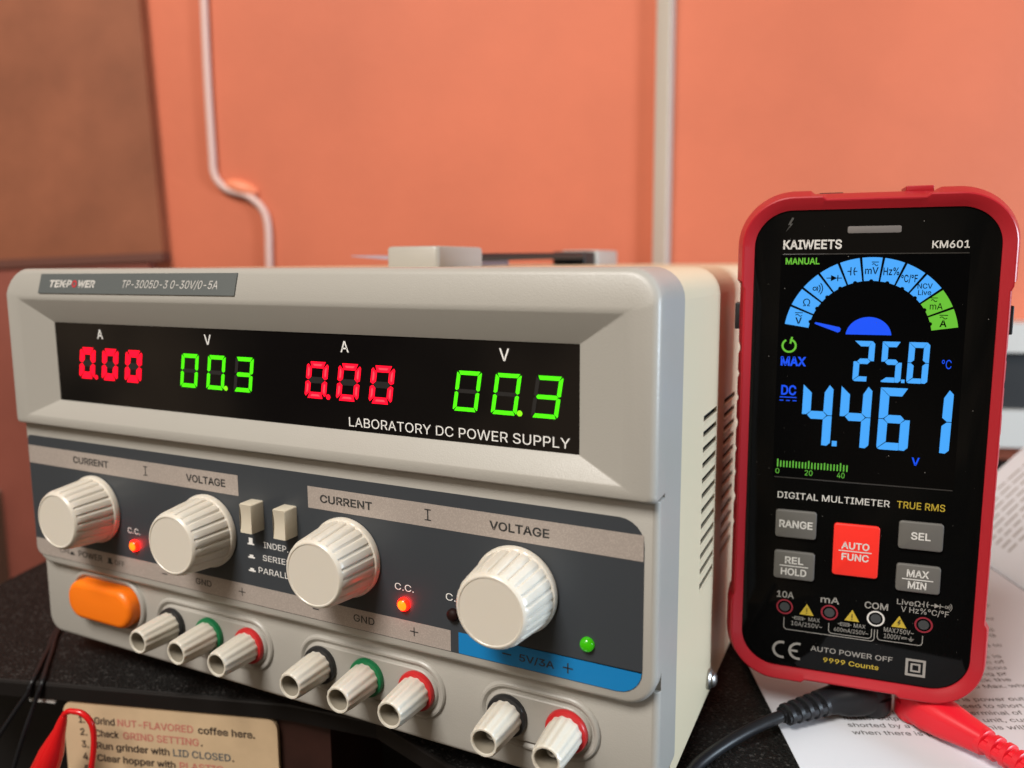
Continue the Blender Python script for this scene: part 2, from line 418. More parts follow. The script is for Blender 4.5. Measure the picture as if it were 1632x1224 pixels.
# ================================================================== power supply
PB = (127.3, 190, 0)
ps = thing('power_supply', PB, 'beige laboratory power supply with red and green digit readouts and four knobs', 'power supply')
def pp(mbd, name, mats, parent=None, **k): return mbd.build(name, mats, parent or ps, PB, **k)
# --- sheet-metal case with slotted right side
mb = MB()
out = rrect(.8, 253.8, 5, 158.0, (2, 9, 9, 2), 6)
n = len(out)
lp = [xz(out, 22), xz(out, 374)]
F = []
for i in range(n):
    j = (i+1) % n
    if i == 6: continue                                   # the flat right side is built with its slots below
    F.append((i, j, n+j, n+i))
mb.add(lp[0]+lp[1], F); mb.add(lp[1], [tuple(range(n))]); mb.add(lp[0], [tuple(range(n))])
x1 = 253.8; za, zb = 7.0, 149.0
outer = [(22, za), (374, za), (374, zb), (22, zb)]; holes = []
for col in range(5):
    y0 = 56.4+col*34.2
    for r in range(12):
        z0 = 109.2-r*5.1; holes.append([(y0, z0), (y0+20.4, z0), (y0+20.4, z0+1.75), (y0, z0+1.75)])
polys = [outer]+holes
flatv = [p for l in polys for p in l]
tri = tessellate_polygon([[Vector((a, b, 0)) for a, b in l] for l in polys])
mb.add([(x1, a, b) for a, b in flatv], [tuple(f) for f in tri])
for h in holes:
    V = [(x1, a, b) for a, b in h]+[(x1-.7, a, b) for a, b in h]
    mb.add(V, [(i, (i+1) % 4, 4+(i+1) % 4, 4+i) for i in range(4)])
    y0, z0 = h[0]                                          # raised lip under each slot
    mb.add([(x1, y0-.3, z0-.05), (x1, y0+20.7, z0-.05), (x1+.28, y0+20.4, z0-.35), (x1+.28, y0, z0-.35), (x1, y0-.3, z0-1.6), (x1, y0+20.7, z0-1.6)],
           [(0, 1, 2, 3), (3, 2, 5, 4), (0, 3, 4), (1, 5, 2)])
mb.recalc = False
case = pp(mb, 'metal_case', 'case', ang=30)
pp(MB().box(20, 252.3, 40, 360, 20, 140), 'dark_interior_box', 'dark', flat=True)  # dark box put behind the slots so they read black
def screw(y, z):
    m = MB()
    lo = []
    for r, x in ((3.6, 253.8), (3.6, 254.6), (2.9, 255.2), (2.7, 255.2), (2.6, 255.9), (1.8, 256.6), (.6, 256.9)):
        lo.append([(x, y+r*math.cos(2*PI*i/24), z+r*math.sin(2*PI*i/24)) for i in range(24)])
    m.loft(lo)
    return pp(m, 'screw', 'metal')
screw(75.5, 12.6); screw(330, 12.6)
for fx, fy in ((22, 45), (232, 45), (22, 345), (232, 345)):
    m = MB(); m.loft([[(fx+r*math.cos(2*PI*i/20), fy+r*math.sin(2*PI*i/20), z) for i in range(20)] for r, z in ((8, 0.1), (9, 5.1))]); pp(m, 'foot', 'rubber')
# --- moulded frame behind the three front tiers
pp(MB().loft([xz(rrect(-.4, 255.05, 10.8, 158.4, (6, 9, 9, 7), 8), 22.3), xz(rrect(-.4, 255.05, 10.8, 158.4, (6, 9, 9, 7), 8), 5.0)]), 'front_frame', 'bezel', ang=24)
# --- upper bezel round the display window
def fy(z): return -3.4 if z <= 148.6 else -3.4+(z-148.6)*.26
def fyp(p): return fy(p[1])
XA, XB, ZA, ZB = -.4, 255.05, 98.8, 158.4
lp = [xz(rrect(XA, XB, ZA, ZB, (1.5, 9, 9, 1.5), 8), 5.0)]
for t_ in range(5):
    a = t_/4*PI/2; rr = 2.0; ins = rr*(1-math.cos(a)); dy = rr*(1-math.sin(a))
    lp.append(xz(rrect(XA+ins, XB-ins, ZA+ins*.6, ZB-ins, (1.5, 9-ins*.6, 9-ins*.6, 1.5), 8), lambda p, d=dy: fy(p[1])+d))
lp.append(xz(rrect(5.5, 249.2, 101.2, 148.6, (.6, .6, .6, .6), 8), fyp))
lp.append(xz(rrect(8.2, 246.4, 102.6, 147.2, .5, 8), -3.4))
lp.append(xz(rrect(8.9, 245.7, 103.0, 146.7, .5, 8), -3.2))
lp.append(xz(rrect(21.2, 232.7, 108.6, 138.4, .3, 8), 1.2))
lp.append(xz(rrect(21.4, 232.5, 108.7, 138.3, .2, 8), 3))
mb = MB(); mb.loft(lp, cap0=True, cap1=False); pp(mb, 'display_bezel', 'bezel', ang=24)
# --- window with its digits and print
YW = 1.5
win = pp(MB().rbox(21.0, 233, YW, 4, 108.3, 138.7, .3, .05), 'display_window', 'smoked', flat=True)
def adj(v, y0, y1, c): return c-(c-v)*(y1-CY)/(y0-CY)
def wx(x, y0=4): return adj(x, y0, YW-.1, CX)
def wz(z, y0=4): return adj(z, y0, YW-.1, CZ)
SEG = {'0': 'abcdef', '1': 'bc', '2': 'abged', '3': 'abgcd', '4': 'fgbc', '5': 'afgcd', '6': 'afgedc'}
def seg_polys(wd, h, t, gap, ch=None):
    """outline of every segment of a digit wd x h with stroke t: bevelled bars meeting on the diagonals"""
    hm = h/2; g = gap
    c = ch or 0
    return {'a': [(c+g, h), (wd-c-g, h), (wd-t-g*.0, h-t), (t, h-t)],
            'd': [(c+g, 0), (t, t), (wd-t, t), (wd-c-g, 0), ],
            'f': [(0, h-c-g), (c*.45, h-c*.45-g), (t, h-t-g), (t, hm+t/2+g*.3), (t*.5, hm+g), (0, hm+g+t*.25)],
            'b': [(wd-c*.45, h-c*.45-g), (wd, h-c-g), (wd, hm+g+t*.25), (wd-t*.5, hm+g), (wd-t, hm+t/2+g*.3), (wd-t, h-t-g)],
            'e': [(c*.45, c*.45+g), (0, c+g), (0, hm-g-t*.25), (t*.5, hm-g), (t, hm-t/2-g*.3), (t, t+g)],
            'c': [(wd, c+g), (wd-c*.45, c*.45+g), (wd-t, t+g), (wd-t, hm-t/2-g*.3), (wd-t*.5, hm-g), (wd, hm-g-t*.25)],
            'g': [(t*.5+g, hm), (t+g*.5, hm+t/2), (wd-t-g*.5, hm+t/2), (wd-t*.5-g, hm), (wd-t-g*.5, hm-t/2), (t+g*.5, hm-t/2)]}
zb_, zt_ = wz(117.2), wz(129.0)
for gi, (x0, txt, mname, th, gp) in enumerate([(30.9, '000', 'red_seg', 2.5, .12), (84.1, '003', 'green_seg', 1.35, .2), (139.4, '000', 'red_seg', 2.0, .15), (194.1, '003', 'green_seg', 1.15, .16)]):
    for di, ch in enumerate(txt):
        h = zt_-zb_; wd = 7.9 if mname == 'green_seg' else 8.4; X0 = wx(x0+di*12.45)-1.8; sl = 1.8/h
        f = Flat(); core = Flat()
        for k, pl in seg_polys(wd, h, th, gp, 1.1 if mname == 'red_seg' else .35).items():
            f.poly([(X0+p+sl*q, zb_+q) for p, q in pl], 0 if k in SEG[ch] else 1)
            if mname == 'red_seg' and x0 > 100 and k in SEG[ch]:            # hotter line along the middle of a lit red bar
                cp, cq = sum(p for p, q in pl)/len(pl), sum(q for p, q in pl)/len(pl); hz = k in 'adg'
                core.poly([(X0+cp+(p-cp)*(.62 if hz else .30)+sl*(cq+(q-cq)*(.30 if hz else .62)), zb_+cq+(q-cq)*(.30 if hz else .62)) for p, q in pl], 0)
        if di == (0 if mname == 'red_seg' else 1):
            f.disc((X0+wd+1.05, zb_+.75), .82, 2, 20)
        f.add([(a, 1, c) for a, b, c in core.v], core.f, 3)
        f.build('led_digit', [mname, 'seg_off', 'dot_green' if mname == 'green_seg' else mname, 'red_core'], win, PB, flat=True, xf=lambda v: (v.x, YW-(.12 if v.y == 0 else .17), v.z))
WXF = lambda v: (v.x, YW-.1, v.z)
for s_, xc in (('A', 43.7), ('V', 97.6), ('A', 154.9), ('V', 209.6)):
    f = Flat(); f.ctext(s_, wx(xc, 3), wz(132.6, 3), wz(136.1, 3), 0, .006); f.build('lettering', 'white_ink', win, PB, flat=True, xf=WXF)
f = Flat(); f.text('LABORATORY DC POWER SUPPLY', wx(155.7, 3), wx(229.3, 3), wz(109.55, 3), wz(112.45, 3), 0, .0)
f.build('lettering', 'white_ink', win, PB, flat=True, xf=WXF)
# --- name plate on the tilted top strip
def npl(x, z): return (adj(x, -3, fy(z), CX), fy(z), z)
mb = MB(); pl = [(22.9, 156.5), (119.0, 156.9), (117.0, 149.7), (19.9, 149.45)]
mb.loft([[(npl(x, z)[0], fy(z)-.05, z) for x, z in pl], [(npl(x, z)[0], fy(z)-.45, z) for x, z in pl]])
plate = pp(mb, 'name_plate', 'plate', flat=True)
f = Flat()
V, F = [], []
f.text('TEK', 25.7, 35.0, 151.65, 154.25, 0, .03, .22); f.text('P', 35.6, 38.0, 151.65, 154.25, 0, .03, .22)
f.ring((39.9, 152.95), 1.0, .62, 1); f.text('WER', 41.4, 50.7, 151.65, 154.25, 0, .03, .22)
f.poly([(33.6, 152.6), (36.6, 152.8), (36.6, 153.1), (33.6, 153.0)], 0)
NXF = lambda v: (v.x, fy(v.z)-.55, v.z)
f.build('lettering', ['plate_ink', 'red_ink'], plate, PB, flat=True, xf=NXF); f = Flat()
f.text('TP-3005D-3 0-30V/0-5A', 64.6, 109.6, 151.75, 154.35, 0, 0, .2)
f.build('lettering', ['plate_ink', 'red_ink'], plate, PB, flat=True, xf=lambda v: (v.x, fy(v.z)-.55, v.z))
# --- control panel plate
lp = [xz(rrect(-.4, 255.05, 41.6, 98.9, (9, .5, .5, 9), 8), 5.0)]
for t_ in range(5):
    a = t_/4*PI/2; rr = 1.6; ins = rr*(1-math.cos(a)); lp.append(xz(rrect(-.4+ins, 255.05-ins, 41.6+ins, 98.9, (9-ins, .5, .5, 9-ins), 8), rr-rr*math.sin(a)))
mb = MB(); mb.loft(lp); ctl = pp(mb, 'control_panel', 'bezel', ang=24)
def slab(pts, y0, y1):
    m = MB(); m.loft([xz(pts, y0), xz(pts, y1)]); return m
st = pp(slab(rrect(1.0, 251.3, 44.9, 93.6, (7, 7, 2, 3), 6), .2, -.12), 'panel_sticker', 'sticker', flat=True)
s1 = [(1.2, 82.4), (111.2, 82.4), (111.2, 89.5), (1.2, 89.5)]
s2 = [(140.9, 82.4), (251.1, 82.4), (251.1, 89.5), (140.9, 89.5)]
s3 = rrect(1.2, 192.8, 45.05, 51.6, (.1, .1, .1, 3), 5)
s4 = rrect(195.5, 251.15, 45.05, 51.6, (6.8, .1, .1, .1), 5)
for q in (s1, s2, s3): pp(slab(q, -.12, -.17), 'label_strip', 'strip', st, flat=True)
pp(slab(s4, -.12, -.17), 'blue_strip', 'blue', st, flat=True)
SXF = lambda v: (v.x, -.22, v.z)
f = Flat()
f.text('CURRENT', 27.6, 47.3, 84.9, 87.55, 0, .02); f.text('VOLTAGE', 87.1, 105.5, 84.7, 87.4, 0, .02)
f.build('lettering', ['ink', 'white_ink'], st, PB, flat=True, xf=SXF); f = Flat()
f.text('CURRENT', 145.8, 165.8, 84.7, 87.3, 0, .02); f.text('VOLTAGE', 206.1, 224.6, 84.7, 87.3, 0, .02)
for xc in (66.9, 185.7):
    f.rect(xc-.22, xc+.22, 84.4, 87.8); f.rect(xc-1.1, xc+1.1, 87.5, 87.85); f.rect(xc-1.1, xc+1.1, 84.35, 84.7)
f.build('lettering', ['ink', 'white_ink'], st, PB, flat=True, xf=SXF); f = Flat()
f.text('GND', 88.8, 96.4, 47.6, 49.85, 0, .01); f.text('GND', 157.4, 165.4, 47.5, 49.85, 0, .008)
for xc in (110.6, 180.0):
    f.rect(xc-1.5, xc+1.5, 48.35, 48.7); f.rect(xc-.17, xc+.17, 47.1, 49.95)
for xc in (73.3, 142.4): f.rect(xc-1.3, xc+1.3, 48.3, 48.7)
f.build('lettering', ['ink', 'white_ink'], st, PB, flat=True, xf=SXF); f = Flat()
f.text('POWER', 26.3, 40.0, 47.55, 49.95, 0, .012); f.text('ON', 15.4, 20.6, 47.6, 49.5, 0, 0); f.text('OFF', 46.8, 52.2, 47.6, 49.5, 0, 0)
def picon(fl, x, z, h, mi):                               # push-switch symbol
    fl.rect(x-1.5, x+1.5, z, z+.5, mi); fl.rect(x-.85, x+.85, z+.5, z+h, mi)
picon(f, 22.6, 47.5, 1.3, 0); picon(f, 44.2, 47.5, 2.3, 0)
f.build('lettering', ['ink', 'white_ink'], st, PB, flat=True, xf=SXF); f = Flat()
f.rect(209.9, 212.8, 48.1, 48.5); f.text('5V/3A', 215.3, 226.1, 47.1, 49.25, 0, .012)
f.rect(228.7, 231.7, 48.1, 48.5); f.rect(229.98, 230.38, 46.8, 49.8)
f.build('lettering', ['ink', 'white_ink'], st, PB, flat=True, xf=SXF); f = Flat()
f.text('C.C.', 55.4, 61.9, 61.4, 63.5, 1, 0); f.text('C.C.', 173.4, 180.2, 61.0, 63.1, 1, 0); f.text('C.V.', 191.4, 198.4, 60.9, 63.1, 1, 0); f.text('C.V.', 73, 79.5, 61.2, 63.3, 1, 0)
f.build('lettering', ['ink', 'white_ink'], st, PB, flat=True, xf=SXF); f = Flat()
f.text('INDEP.', 121.3, 131.8, 65.9, 67.95, 1, 0); f.text('SERIES', 120.7, 132.6, 61.4, 63.35, 1, 0); f.text('PARALLEL', 118.6, 135.6, 56.7, 58.75, 1, 0)
picon(f, 115.7, 66.1, 2.4, 1); picon(f, 115.7, 61.4, 1.2, 1); picon(f, 115.7, 56.7, 1.2, 1)
f.build('lettering', ['ink', 'white_ink'], st, PB, flat=True, xf=lambda v: (v.x, -.22, v.z))
# --- lower tier with the terminals
lp = [xz(rrect(-.4, 255.05, 10.8, 45, (6, .3, .3, 7), 8), 5.0)]
for t_ in range(5):
    a = t_/4*PI/2; rr = 1.8; ins = rr*(1-math.cos(a)); lp.append(xz(rrect(-.4+ins, 255.05-ins, 10.8+ins, 45, (6-ins, .3, .3, 7-ins), 8), 3.2+rr-rr*math.sin(a)))
mb = MB(); mb.loft(lp); pp(mb, 'terminal_panel', 'bezel', ang=24)
posts = [(73.2, 'ring_black'), (91.9, 'ring_green'), (110.6, 'ring_red'), (141.7, 'ring_black'), (160.4, 'ring_green'), (179.1, 'ring_red'), (210.4, 'ring_black'), (229.1, 'ring_red')]
ZP = 28.2
for xa, xb in ((73.2, 110.6), (141.7, 179.1), (210.4, 229.1)):
    mb = MB(); lo = []
    for r, y in ((9.9, 3.3), (9.6, 2.6), (9.2, 2.2), (8.6, 2.15), (8.2, 2.4), (7.7, 3.0), (7.3, 3.0), (7.0, 2.3), (6.6, 2.0)):
        lo.append(xz(rrect(xa-r, xb+r, ZP-r, ZP+r, r-.01, 10), y))
    mb.loft(lo); pp(mb, 'terminal_surround', 'bezel', ang=20)
# power push button with its raised rim
mb = MB(); lo = []
for g_, y in ((3.0, 3.3), (2.6, 2.2), (2.0, 1.7), (1.3, 1.8), (.8, 2.4), (.5, 3.0)):
    lo.append(xz(rrect(20.2-g_, 55.3+g_, 22.8-g_, 38.1+g_, 7.2+g_, 10), y))
mb.loft(lo, cap0=False, cap1=True); pp(mb, 'button_rim', 'bezel', ang=24)
mb = MB(); lo = [xz(rrect(20.2, 55.3, 22.8, 38.1, 7.2, 10), 3)]
for t_ in range(6):
    a = t_/5*PI/2; ins = 2.4*(1-math.cos(a)); lo.append(xz(rrect(20.2+ins, 55.3-ins, 22.8+ins, 38.1-ins, 7.2-ins, 10), -.3-2.2*math.sin(a)))
mb.loft(lo); pp(mb, 'power_button', 'orange', ang=40)
# --- knobs: one is built, the rest are copies sharing its mesh
def knob_mesh():
    m = MB(); NR = 23
    def rib(r, y, a):
        if -15.2 < y < -2.2:
            c = (a*NR/(2*PI)) % 1.0; d = abs(c-.5)*2
            e = 1 if d < .62 else max(0, (1-d)/.38)
            return r-.62*(1-e)
        return r
    m.lathe([(12.3, 0), (12.8, -.2), (12.9, -1.2), (12.6, -2.0), (12.2, -2.3), (12.1, -4), (11.7, -8), (11.25, -12), (11.0, -14.4), (10.75, -15.1), (10.55, -15.5), (10.2, -16.1), (9.8, -16.4), (9.4, -16.45), (9.2, -16.25), (0.01, -16.2)], 156, rib=rib, cap1=False)
    return m
K = None
for xk in (39.2, 96.65, 155.6, 214.45):
    loc = (xk-PB[0], -.2-PB[1], 68.4-PB[2])
    if K is None: K = pp_k = knob_mesh().build('control_knob', 'knob', ps, ang=28)
    else: pp_k = K.copy(); COL.objects.link(pp_k); pp_k.parent = ps
    pp_k.location = Vector(loc)*U
# --- switch buttons with hollowed faces
B = None
for xc in (119.2, 133.3):
    if B is None:
        m = MB(); lo = [xz(rrect(-2.7, 2.7, -5.05, 5.05, .5, 3), 0)]
        lo.append(xz(rrect(-2.65, 2.65, -5.0, 5.0, .5, 3), -5.0)); lo.append(xz(rrect(-2.45, 2.45, -4.8, 4.8, .5, 3), -5.5))
        m.loft(lo, cap1=False)
        g_ = [(-2.45, -4.8), (2.45, -4.8), (2.45, 4.8), (-2.45, 4.8)]
        rows = []
        for k in range(9):
            z = -4.8+9.6*k/8; y = -5.5+.55*math.sin(PI*k/8); rows.append([(-2.45, y, z), (2.45, y, z)])
        m.loft(rows, False, False, closed=False)
        B = o = m.build('push_button', 'button', ps, ang=40)
    else: o = B.copy(); COL.objects.link(o); o.parent = ps
    o.location = Vector((xc-PB[0], -.1-PB[1], 77.1))*U
# --- indicator lamps
def lamp(xc, zc, mats):
    m = MB(); R = 2.0
    m.lathe([(R, 0), (R, -.6)]+[(R*math.cos(a), -.6-R*.7*math.sin(a)) for a in [i/7*PI/2*.98 for i in range(1, 8)]], 24, (xc, -.15, zc), 0)
    if len(mats) > 1:
        m.m = [1 if (sum(m.v[i][1] for i in f)/len(f) < -1.55) else 0 for f in m.f]
    return pp(m, 'indicator_lamp', mats)
lamp(58.9, 57.0, ['led_red', 'led_core']); lamp(76.0, 57.0, ['led_off']); lamp(176.7, 56.8, ['led_red', 'led_core']); lamp(194.0, 56.8, ['led_off']); lamp(235.9, 56.7, ['led_green'])
# --- binding posts (collar ring is a sub-part)
P0 = None
def post_mesh():
    m = MB(); NR = 13
    def rib(r, y, a):
        if -14.0 < y < 1 and r > 4: 
            c = math.cos(a*NR); return r-.22*(1-c)*(.68 if y > -13.4 else .45)
        return r
    m.lathe([(4.6, 2), (5.25, .9), (5.3, .2), (5.15, -4), (4.9, -8), (4.65, -11.8), (4.5, -13.0), (4.3, -13.6), (4.0, -13.85), (3.5, -13.8), (3.3, -13.4), (3.25, -10.5), (3.22, -7), (3.2, -3), (3.0, -2.5), (.01, -2.4)], 78, rib=rib, cap1=False)
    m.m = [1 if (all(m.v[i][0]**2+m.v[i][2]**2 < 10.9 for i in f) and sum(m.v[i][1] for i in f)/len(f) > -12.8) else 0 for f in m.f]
    return m
def collar(mname, par):
    m = MB(); m.lathe([(5.4, 2.2), (6.2, 2.1), (6.4, 1.5), (6.4, .5), (6.1, -.1), (5.0, -.3)], 40, cap0=False, cap1=False); return m.build('collar', mname, par, ang=30)
RC = {}
for xp, rn in posts:
    if P0 is None:
        P0 = o = post_mesh().build('binding_post', ['post', 'socket'], ps, ang=30)
        core = MB(); core.lathe([(2.1, -2), (2.1, -8.5), (1.7, -9.2), (.9, -9.3), (.8, -8), (.01, -7.9)], 24, cap1=False); CO = core.build('metal_core', 'metal', o)
        c2 = CO
    else:
        o = P0.copy(); COL.objects.link(o); o.parent = ps
        c2 = CO.copy(); COL.objects.link(c2); c2.parent = o
    o.location = Vector((xp-PB[0], .6-PB[1], ZP))*U
    o.rotation_euler = (0, random.uniform(0, .4), 0)
    if rn not in RC: RC[rn] = collar(rn, o)
    else:
        c_ = RC[rn].copy(); COL.objects.link(c_); c_.parent = o
# --- carrying handle on the lid
def hcap(y0, y1, zt):
    m = MB(); lo = []
    for ins, z in ((0, 157.9), (0, zt-1.2), (.5, zt-.3), (1.6, zt)):
        lo.append([(x, y, z) for x, y in rrect(114.8+ins, 139.8-ins, y0+ins, y1-ins, 2.0, 4)])
    m.loft(lo); return pp(m, 'handle_cap', 'bezel')
hcap(84.5, 124, 166.6); hcap(276, 316, 167.2)
m = MB(); lo = []
for y, z in [(122, 162.2), (150, 162.6), (200, 163.2), (250, 163.4), (272, 164.6), (280, 165)]:
    lo.append([(x, y, z+dz) for x, dz in ((117, -1.8), (137.5, -1.8), (138, 0), (137, 1.6), (117.6, 1.6), (116.6, 0))])
m.loft(lo); pp(m, 'handle_strap', 'rubber')
m = MB(); m.box(117, 138, 258, 277, 158.1, 166.2, b=1); pp(m, 'handle_hinge', 'rubber')

# thin sheet lying on the lid
m = MB(); m.loft([[(55, 140, 163.2), (57, 190, 163.4), (57, 190, 163.9), (55, 140, 163.7)], [(113, 150, 158.3), (113, 205, 158.3), (113, 205, 163.4), (113, 150, 163.2)]])
tag(m.build('plastic_sleeve', 'lilac', flat=True), 'thin lilac sheet lying on the power supply lid beside its handle', 'sheet')

# ================================================================== multimeter
MP = Vector((299.22, 85.03, 97.69))
t0 = math.radians(6.11)
mm_ = thing('multimeter', (MP.x, MP.y, MP.z-84), 'red and black digital multimeter showing 4.461 V, standing right of the power supply', 'multimeter', rot=(math.radians(.62), 0, t0))
MBASE = (0, 0, -84)           # meter is built in its own frame: x across, z up, -y out of the face
def mpt(m, name, mats, parent=None, **k): return m.build(name, mats, parent or mm_, MBASE, **k)
# --- boot
def boot_loop(hx, hz, r, y, sx=-18.0, sz=55.2, bump=.7, wave=0, zoff=0):
    """dense outline with raised corner bumpers that start at |x|>|sx| on the ends and z>sz (or < -sz) on the sides"""
    pts = rrect_dense(hx, hz, r, 1.0); outl = []
    for p, nrm in pts:
        x, z = p; corner = (abs(z) > sz and abs(x) > 0) if abs(x) > hx-r*.6 and abs(z) < hz-r else True
        if abs(z) >= hz-r*.35 and abs(x) < (abs(sx)): corner = False
        if abs(x) >= hx-.01 and abs(z) < sz: corner = False
        d = bump if corner else 0
        if wave and abs(x) >= hx-.01 and -30 < z < 36: d -= wave*(1 if (z+30) % 8.8 < 2.0 else 0)
        outl.append((x+nrm[0]*d, y-(d*.5 if d > 0 else 0), z+nrm[1]*d+zoff))
    return outl
def rrect_dense(hx, hz, r, step):
    out = []; nx = 40; nz = 96; k = 16
    def seg(a, b, nrm, n):
        for i in range(n): t = i/n; out.append(((a[0]+(b[0]-a[0])*t, a[1]+(b[1]-a[1])*t), nrm))
    def arc(c, a0):
        for i in range(k):
            a = math.radians(a0+90*i/k); out.append(((c[0]+r*math.cos(a), c[1]+r*math.sin(a)), (math.cos(a), math.sin(a))))
    seg((hx, -hz+r), (hx, hz-r), (1, 0), nz); arc((hx-r, hz-r), 0)
    seg((hx-r, hz), (-hx+r, hz), (0, 1), nx); arc((-hx+r, hz-r), 90)
    seg((-hx, hz-r), (-hx, -hz+r), (-1, 0), nz); arc((-hx+r, -hz+r), 180)
    seg((-hx+r, -hz), (hx-r, -hz), (0, -1), nx); arc((hx-r, -hz+r), 270)
    return out
mb = MB()
lo = [boot_loop(36, 79, 13, 26, bump=.3), boot_loop(39.3, 82.6, 15.5, 22, bump=.7), boot_loop(39.9, 83.4, 16.4, 14, wave=.5, bump=1.0), boot_loop(39.9, 83.4, 16.4, 4.2, wave=.5, bump=1.0), boot_loop(39.7, 83.2, 16.2, 3.2, wave=.45, bump=1.0),
      boot_loop(38.5, 81.5, 14.9, -1.5, sx=-15.2, sz=54.2, bump=.8), boot_loop(38.2, 81.1, 14.5, -1.8, sx=-14.8, sz=54.0, bump=.75), boot_loop(37.8, 80.7, 14.1, -1.75, sx=-14.4, sz=53.8, bump=.7), boot_loop(36.0, 78.7, 12.2, -.7, sx=-11.8, sz=52.8, bump=.3), boot_loop(35.5, 78.15, 11.7, -.45, bump=0), boot_loop(35.45, 78.1, 11.65, .8, bump=0)]
mb.loft(lo, True, True); mpt(mb, 'rubber_boot', 'boot', ang=20)
m = MB(); m.box(9, 16.8, 4, 16, 83.2, 85.0, b=.3); mpt(m, 'top_tab', 'boot')
m = MB(); m.box(-16, -9, 8, 18, 83.0, 83.9); mpt(m, 'top_slot', 'rubber')
for sx in (-1, 1):
    m = MB(); m.box(min(sx*39.5, sx*41.6), max(sx*39.5, sx*41.6), 7, 13, 38.8, 47.8, b=.4); mpt(m, 'side_key', 'rubber')
glass = mpt(MB().rbox(-35.6, 35.6, 0, 1.2, -78.2, 78.2, 11.7, .25, k=12), 'front_glass', 'glass', ang=40)
# screen border rods
for z_ in (64.1, -10.5):
    m = MB(); m.tube([(-26.6, -.02, z_), (26.9, -.02, z_)], .22, 8); mpt(m, 'screen_edge', 'rim_glass', glass)
m = MB().rbox(-7.5, 7.9, -.06, .5, 70.6, 72.75, .5, .05); mpt(m, 'alarm_lens', 'lens_grey', glass)
# --- lettering on the glass
f = Flat()
f.text('KAIWEETS', -26.6, -9.0, 65.75, 68.7, 0, .02); f.text('KM601', 16.7, 26.9, 65.7, 67.95, 0, .012)
f.poly([(-24.2, 76.0), (-25.4, 73.6), (-24.7, 73.6), (-26.0, 71.4), (-23.9, 73.95), (-24.6, 73.95), (-23.6, 75.7)], 5)
f.text('DIGITAL MULTIMETER', -25.3, 9.3, -17.7, -15.5, 0, .003)
f.text('TRUE RMS', 11.4, 25.3, -17.6, -15.3, 1, .005)
for xj, nm, wd, mi in ((-21.5, '10A', 5.5, 4), (-7.2, 'mA', 5.9, 4), (7.1, 'COM', 7.1, 4)): f.text(nm, xj-wd/2, xj+wd/2, -53.1, -50.8, mi, .012)
f.text('LiveΩ', 13.2, 20.2, -50.3, -48.5, 4, .006)
def capsym(fl, x, z, h, mi, wd=.28, lead=1.0):
    fl.rect(x-.45-wd/2, x-.45+wd/2, z-h/2, z+h/2, mi); fl.ring((x+.45+h*.85, z), h*.85, wd, mi, 14, 146, 214); fl.rect(x-.45-lead, x-.45, z-wd/2, z+wd/2, mi); fl.rect(x+.45, x+.45+lead, z-wd/2, z+wd/2, mi)
def diosym(fl, x, z, h, mi, wd=.28):
    fl.poly([(x-h*.5, z-h/2), (x+h*.45, z), (x-h*.5, z+h/2)], mi); fl.rect(x+h*.45, x+h*.45+wd, z-h/2, z+h/2, mi); fl.rect(x-h*1.15, x-h*.4, z-wd/2, z+wd/2, mi); fl.rect(x+h*.4, x+h*1.15, z-wd/2, z+wd/2, mi)
def sndsym(fl, x, z, h, mi, wd=.26, n=3):
    fl.ring((x, z), h*.2, wd, mi, 16)
    for i in range(n): fl.ring((x-.1*h, z), h*(.45+.28*i), wd, mi, 12, -38-2*i, 38+2*i)
capsym(f, 21.6, -49.3, 2.0, 4, .25, .7); diosym(f, 25.0, -49.35, 1.6, 4, .25); sndsym(f, 27.6, -49.35, 1.8, 4, .17)
f.text('V Hz%°C/°F', 14.5, 28.5, -52.75, -50.8, 4, .006)
for xt in (-14.4, -.1, 14.2):
    f.poly([(xt-2.3, -58.4), (xt+2.3, -58.4), (xt, -54.4)], 1)
for xt in (-14.4, -.1):
    f.rect(xt-.22, xt+.22, -57.3, -55.9, 2); f.rect(xt-.22, xt+.22, -58.0, -57.6, 2)
f.poly([(14.4, -55.6), (13.5, -57.0), (14.1, -57.0), (13.8, -58.1), (14.9, -56.6), (14.3, -56.6), (14.8, -55.8)], 2)
def fuse(x0, z):
    f.line([(x0+.8, z-.5), (x0+3.5, z-.5), (x0+3.5, z+.5), (x0+.8, z+.5)], .17, 4, True); f.rect(x0, x0+4.3, z-.08, z+.08, 4)
fuse(-19.0, -59.9); fuse(-4.4, -59.9)
f.text('MAX', -13.7, -10.1, -60.5, -59.1, 4, 0); f.text('10A/250V~', -19.2, -9.3, -62.7, -61.2, 4, 0)
f.text('MAX', .6, 4.2, -60.5, -59.1, 4, 0); f.text('600mA/250V~', -5.5, 5.1, -62.7, -61.3, 4, 0)
f.text('MAX750V~', 9.8, 18.7, -60.5, -58.9, 4, 0); f.text('1000V', 9.9, 14.9, -62.7, -61.1, 4, 0)
f.rect(15.2, 16.8, -61.75, -61.55, 4)
for i in range(3): f.rect(15.2+i*.6, 15.2+i*.6+.4, -62.2, -62.0, 4)
f.rect(17.9, 18.1, -61.9, -61.1, 4)
for i, h in enumerate((.9, .6, .3)): f.rect(18-h, 18+h, -62.0-i*.35, -61.84-i*.35, 4)
def bracket(x0, x1, zt, zb, r=1.1):
    pts = [(x0, zt), (x0, zb+r)]+[(x0+r-r*math.cos(a), zb+r-r*math.sin(a)) for a in (.4, .8, 1.2)]+[(x0+r, zb), (x1-r, zb)]+[(x1-r+r*math.sin(a), zb+r-r*math.cos(a)) for a in (.4, .8, 1.2)]+[(x1, zb+r), (x1, zt)]
    f.line(pts, .24, 4)
